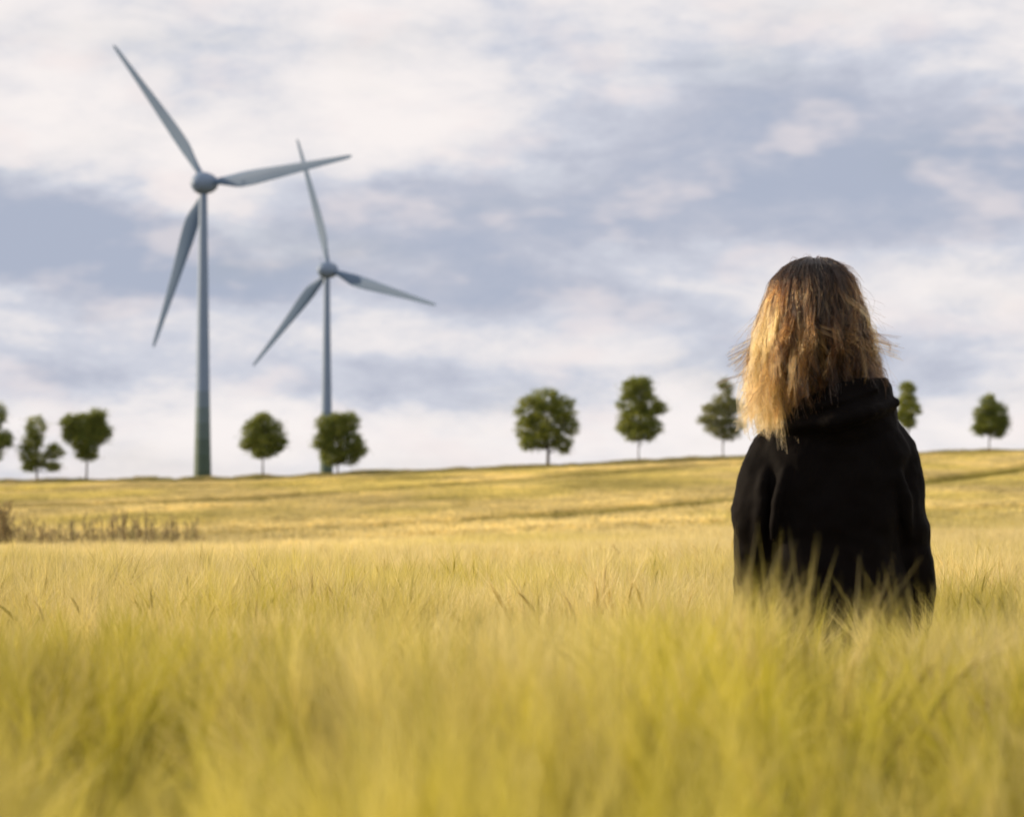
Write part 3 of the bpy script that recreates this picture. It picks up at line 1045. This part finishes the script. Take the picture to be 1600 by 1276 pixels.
def jacket_material():
    m, t, b = material('black_jacket_fabric')
    g = t.node('ShaderNodeTexCoord')
    n = t.noise(g.outputs['Object'], 380, 3)
    n2 = t.noise(g.outputs['Object'], 6, 4)
    t.l.new(t.mix(n2.outputs[0], (.0012, .0009, .0009), (.0045, .0033, .0033)), b.inputs['Base Color'])
    b.inputs['Roughness'].default_value = .7
    b.inputs['Specular IOR Level'].default_value = .05
    b.inputs['Sheen Weight'].default_value = .03
    b.inputs['Sheen Roughness'].default_value = .4
    b.inputs['Sheen Tint'].default_value = (.9, .75, .7, 1)
    bp = t.node('ShaderNodeBump')
    bp.inputs['Strength'].default_value = .25
    bp.inputs['Distance'].default_value = .003
    t.l.new(n.outputs[0], bp.inputs['Height'])
    t.l.new(bp.outputs[0], b.inputs['Normal'])
    return m
M_jacket = jacket_material()
def make_jacket():
    B = Bag()
    S = 40
    a = np.arange(S) * 2 * math.pi / S
    def ring(z, rx, ry, cx=0.0, cy=-.005, e=2.5):
        c, s = np.cos(a), np.sin(a)
        x = np.sign(c) * np.abs(c) ** (2 / e) * rx + cx
        y = np.sign(s) * np.abs(s) ** (2 / e) * ry + cy
        return np.stack([x, y, np.full(S, z)], 1)
    B.add(*loft(np.array([ring(.605, .222, .155, .015), ring(.63, .232, .162, .015), ring(.75, .20, .16, .012), ring(.88, .182, .155, .008), ring(1.0, .178, .15, .004),
                          ring(1.10, .192, .145, .006), ring(1.165, .208, .135, .012), ring(1.215, .185, .125, .010), ring(1.255, .155, .115, .008), ring(1.29, .11, .10, .01)])))
    # sleeves
    B.chain([(.15, -.01, 1.20), (.186, -.02, 1.11), (.19, -.025, 1.0), (.205, -.005, .88), (.222, .04, .80), (.222, .085, .735)], [.062, .062, .063, .062, .058, .052], 18, 4)
    B.chain([(-.135, -.01, 1.185), (-.168, -.02, 1.12), (-.188, -.03, 1.04), (-.186, -.02, .96), (-.192, .02, .87), (-.196, .06, .80), (-.20, .095, .735)], [.060, .066, .066, .060, .060, .056, .050], 18, 4)
    B.chain([(-.215, -.05, 1.065), (-.222, -.03, 1.035), (-.218, .01, 1.02)], [.028, .034, .026], 12, 3)     # fold at the elbow
    for pts, rr in (([(-.16, -.075, 1.16), (-.185, -.092, 1.08), (-.192, -.09, .99), (-.20, -.06, .90)], [.012, .017, .016, .010]),
                    ([(-.205, -.06, 1.12), (-.228, -.06, 1.05), (-.225, -.05, .98)], [.010, .016, .010]),
                    ([(-.125, -.115, 1.13), (-.15, -.125, 1.04), (-.16, -.11, .95)], [.010, .016, .010]),
                    ([(.15, -.10, 1.15), (.18, -.10, 1.05), (.195, -.08, .95)], [.012, .017, .012]),
                    ([(-.13, -.09, 1.235), (-.03, -.145, 1.245), (.08, -.14, 1.275), (.155, -.07, 1.30)], [.016, .023, .025, .018]),
                    ([(-.10, -.11, 1.275), (.0, -.15, 1.30), (.11, -.12, 1.335)], [.010, .016, .012])):
        B.chain(pts, rr, 10, 4)     # gathered cloth: sleeve creases and the bunched hood
    # hood standing up round the neck: thick funnel with a slanting rim
    rings = []
    def hring(f, rx, ry, cx, out):
        c, s = np.cos(a), np.sin(a)
        x = cx + rx * c
        y = -.015 + ry * s
        rim = np.interp(x, [-.16, -.137, .005, .147, .17], [1.262, 1.27, 1.338, 1.372, 1.372]) + .02 * np.clip(-s, 0, 1)
        z = 1.19 + (rim - 1.19) * f
        return np.stack([x, y, z], 1)
    for f, rx, ry in ((-.1, .168, .118), (.25, .168, .135), (.55, .158, .142), (.85, .148, .138), (.97, .14, .132), (1.0, .128, .12), (.96, .118, .11), (.7, .11, .10), (.3, .105, .095), (0., .10, .09)):
        rings.append(hring(f, rx, ry, .012, 0))
    B.add(*loft(np.array(rings)))
    o = link('jacket', B.build('jacket'), M_jacket, person)
    remesh(o, .0065, 4, .5)
    for nm, size, st in (('large_folds', .17, .034), ('small_folds', .06, .010)):
        tx = bpy.data.textures.new(nm, 'CLOUDS')
        tx.noise_scale = size
        tx.noise_depth = 2
        dm = o.modifiers.new(nm, 'DISPLACE')
        dm.texture = tx
        dm.strength = st
        dm.mid_level = .5
    return o
make_jacket()

# ------------------------------------------------------------------ hair
def hair_material():
    m = bpy.data.materials.new('blond_hair')
    m.use_nodes = True
    t = NT(m.node_tree)
    t.n.clear()
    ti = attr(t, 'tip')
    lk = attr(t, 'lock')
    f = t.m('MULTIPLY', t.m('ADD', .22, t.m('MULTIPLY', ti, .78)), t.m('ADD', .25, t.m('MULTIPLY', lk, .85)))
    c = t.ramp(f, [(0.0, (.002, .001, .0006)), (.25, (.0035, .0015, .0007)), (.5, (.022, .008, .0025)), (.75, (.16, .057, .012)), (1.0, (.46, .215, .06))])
    hb = t.node('ShaderNodeBsdfHairPrincipled', model='CHIANG', parametrization='COLOR')
    t.l.new(c, hb.inputs['Color'])
    hb.inputs['IOR'].default_value = 1.46
    hb.inputs['Roughness'].default_value = .32
    hb.inputs['Radial Roughness'].default_value = .45
    hb.inputs['Random Roughness'].default_value = .2
    wo_ = t.node('ShaderNodeOutputMaterial')
    t.l.new(hb.outputs[0], wo_.inputs[0])
    return m
def underlayer_material():
    return principled('dark_hair_underlayer', (.016, .009, .006), .6, .2, 60, .4)
EZ = np.array([1.195, 1.25, 1.32, 1.38, 1.45, 1.52, 1.58, 1.62, 1.655, 1.672, 1.682])
EXL = np.array([.122, .132, .142, .148, .146, .130, .114, .106, .078, .050, .01])
EXR = np.array([.165, .165, .165, .160, .146, .128, .112, .102, .078, .050, .01])
EYB = np.array([.10, .115, .125, .132, .136, .132, .122, .106, .080, .052, .01])
ECX = -.042
def env(phi, z):
    c, s = np.cos(phi), np.sin(phi)
    xs = np.where(c < 0, np.interp(z, EZ, EXL), np.interp(z, EZ, EXR)) + 1e-4
    ys = np.interp(z, EZ, EYB) + 1e-4
    return 1 / np.sqrt((c / xs) ** 2 + (s / ys) ** 2)

def make_hair():
    g = np.random.default_rng(77)
    P = 20
    t = np.linspace(0, 1, P)
    paths, rad, tip, lock = [], [], [], []
    def strand(phi0, zr, ze, s0, s1, wave, wphase, wfreq, twist, jit, r0, lk, flick=0.0):
        z = zr - (zr - ze) * t ** 1.35
        phi = phi0 + twist * t
        s = s0 + (s1 - s0) * np.clip(t * 1.6, 0, 1)
        s = s + flick * np.clip(t - .72, 0, 1) ** 1.5 * 6
        r = env(phi, z) * s + wave * t ** 1.3 * np.sin(wfreq * t ** 1.4 * 6.28 + wphase)
        x = ECX + r * np.cos(phi) - np.sin(phi) * wave * .8 * t ** 1.2 * np.cos(wfreq * t * 6.28 + wphase * 1.7)
        y = .0 + r * np.sin(phi) + np.cos(phi) * wave * .8 * t ** 1.2 * np.cos(wfreq * t * 6.28 + wphase * 1.7)
        p = np.stack([x, y, z], 1) + jit[None] * (0.12 + .25 * (1 - t) + .63 * (1 - np.abs(2 * t - 1)))[:, None]
        paths.append(p)
        rad.append(r0 * (1 - .65 * t))
        L_ = np.clip((1.655 - z) / (.13 if lk > .7 else .22), 0, 1)
        tip.append(np.clip(L_ * 1.1 + .06 * g.normal(), 0, 1))
        lock.append(lk)
    NL = 270
    for i in range(NL):
        # azimuth round the head; the face side (towards +Y) is left open
        while True:
            phi = g.uniform(-math.pi, math.pi)
            if abs(((phi - (math.pi / 2 + HT) + math.pi) % (2 * math.pi)) - math.pi) > R(48):
                break
        c = math.cos(phi)
        back = math.sin(phi) < 0
        zr = 1.674 - .095 * g.uniform() ** 1.5
        if c < -.5:
            ze = g.choice([g.uniform(1.195, 1.28), g.uniform(1.28, 1.40)], p=[.72, .28])
            s1 = g.uniform(.58, 1.10)
        elif c < .2:
            ze = g.uniform(1.28, 1.44)
            s1 = g.uniform(.74, 1.10)
        else:
            ze = g.uniform(1.33, 1.42)
            s1 = g.uniform(.72, 1.02)
        wave = g.uniform(.010, .034)
        wph = g.uniform(0, 6.28); wf = g.uniform(.9, 2.0)
        tw = g.normal(0, .22)
        # sunlit side painted blonder, unlit back and right browner, plus a few light locks
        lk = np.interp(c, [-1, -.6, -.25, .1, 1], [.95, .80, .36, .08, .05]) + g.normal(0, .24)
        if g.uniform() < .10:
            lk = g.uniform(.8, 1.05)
        flick = g.uniform(-.1, .6) if (c < .2 and back) else g.uniform(-.15, .15)
        ns = int(g.integers(14, 36))
        for k in range(ns):
            j = g.normal(0, 1, 3) * np.array([.0036, .0036, .003])
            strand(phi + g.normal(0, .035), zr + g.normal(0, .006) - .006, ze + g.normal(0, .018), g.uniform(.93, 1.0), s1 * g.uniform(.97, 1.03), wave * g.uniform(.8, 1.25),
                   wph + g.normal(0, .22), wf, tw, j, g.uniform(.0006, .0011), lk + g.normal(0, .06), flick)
    for i in range(75):          # loose locks lying across the others
        phi = g.uniform(-math.pi, .2) if g.uniform() < .85 else g.uniform(2.5, 3.14)
        c = math.cos(phi)
        zr = g.uniform(1.52, 1.668)
        ze = g.uniform(1.24, 1.42) if c < -.4 else g.uniform(1.33, 1.46)
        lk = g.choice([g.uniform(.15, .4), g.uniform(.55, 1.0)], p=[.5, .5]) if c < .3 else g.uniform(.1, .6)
        tw = g.normal(0, .5); wv = g.uniform(.015, .038); wp = g.uniform(0, 6.28); wf = g.uniform(.9, 1.8)
        s1 = g.uniform(.98, 1.10); fl = g.uniform(-.2, .6)
        for k in range(int(g.integers(6, 15))):
            j = g.normal(0, 1, 3) * np.array([.0028, .0028, .003])
            strand(phi + g.normal(0, .02), zr + g.normal(0, .006), ze + g.normal(0, .015), g.uniform(.98, 1.02), s1 * g.uniform(.985, 1.015), wv * g.uniform(.85, 1.15),
                   wp + g.normal(0, .15), wf, tw, j, g.uniform(.0006, .001), lk + g.normal(0, .05), fl)
    for i in range(420):         # flyaways
        phi = g.uniform(-math.pi, .1) if g.uniform() < .75 else g.uniform(2.4, 3.14)
        c = math.cos(phi)
        ze = g.uniform(1.22, 1.5) if c < -.3 else g.uniform(1.34, 1.55)
        strand(phi, 1.672 - .05 * g.uniform(), ze, g.uniform(1.0, 1.05), g.uniform(1.0, 1.17), g.uniform(.006, .024), g.uniform(0, 6.28), g.uniform(.8, 2.2), g.normal(0, .35),
               g.normal(0, .004, 3), .00045, g.uniform(.4, 1.0), g.uniform(-.2, .5))
    for i in range(90):          # short loose hairs round the crown
        a0 = g.uniform(0, 6.28); rr = g.uniform(0, .08)
        p0 = np.array([ECX + rr * math.cos(a0), rr * math.sin(a0), 1.668 - rr * rr * 4])
        h = np.array([math.cos(a0), math.sin(a0), 0]) * g.uniform(.02, .07) + g.normal(0, .015, 3)
        up = g.uniform(.004, .022)
        p = p0 + np.outer(t, h) + np.outer(np.sin(t * 2.6) * up - t * t * .03, [0, 0, 1])
        paths.append(p); rad.append(.0004 * (1 - .6 * t)); tip.append(.35 + .3 * t); lock.append(.6)
    A = np.array(paths, dtype=np.float32)
    N = len(A)
    cu = bpy.data.hair_curves.new('hair')
    cu.add_curves([P] * N)
    cu.attributes['position'].data.foreach_set('vector', A.ravel())
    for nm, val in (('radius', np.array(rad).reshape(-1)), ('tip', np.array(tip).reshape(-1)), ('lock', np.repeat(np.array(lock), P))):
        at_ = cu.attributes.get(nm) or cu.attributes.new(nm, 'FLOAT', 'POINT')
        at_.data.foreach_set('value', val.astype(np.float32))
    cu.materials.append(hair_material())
    ho = bpy.data.objects.new('hair', cu)
    C.objects.link(ho)
    ho.parent = person
    # dense underlayer so that no light passes through the head of hair
    B = Bag()
    zz = np.concatenate([np.linspace(1.26, 1.672, 14), [1.6755, 1.6775, 1.679, 1.6795]])
    f0 = math.pi / 2 + HT
    ph = np.linspace(f0 + R(62), f0 + R(298), 40)
    X = []
    for z in zz:
        r = env(ph, np.full(40, z)) * np.interp(z, [1.26, 1.36, 1.6, 1.672, 1.6795], [.50, .74, .86, .93, .05])
        if z > 1.676:
            r = np.full(40, np.interp(z, [1.676, 1.6795], [.03, .001]))
        X.append(np.stack([ECX + r * np.cos(ph), r * np.sin(ph), np.full(40, z)], 1))
    X = np.array(X)
    idx = np.arange(18 * 40).reshape(18, 40)
    qq = np.stack([idx[:-1, :-1], idx[:-1, 1:], idx[1:, 1:], idx[1:, :-1]], -1).reshape(-1, 4)
    B.add(X.reshape(-1, 3), qq)
    link('hair_underlayer', B.build('hair_underlayer'), underlayer_material(), person)
make_hair()
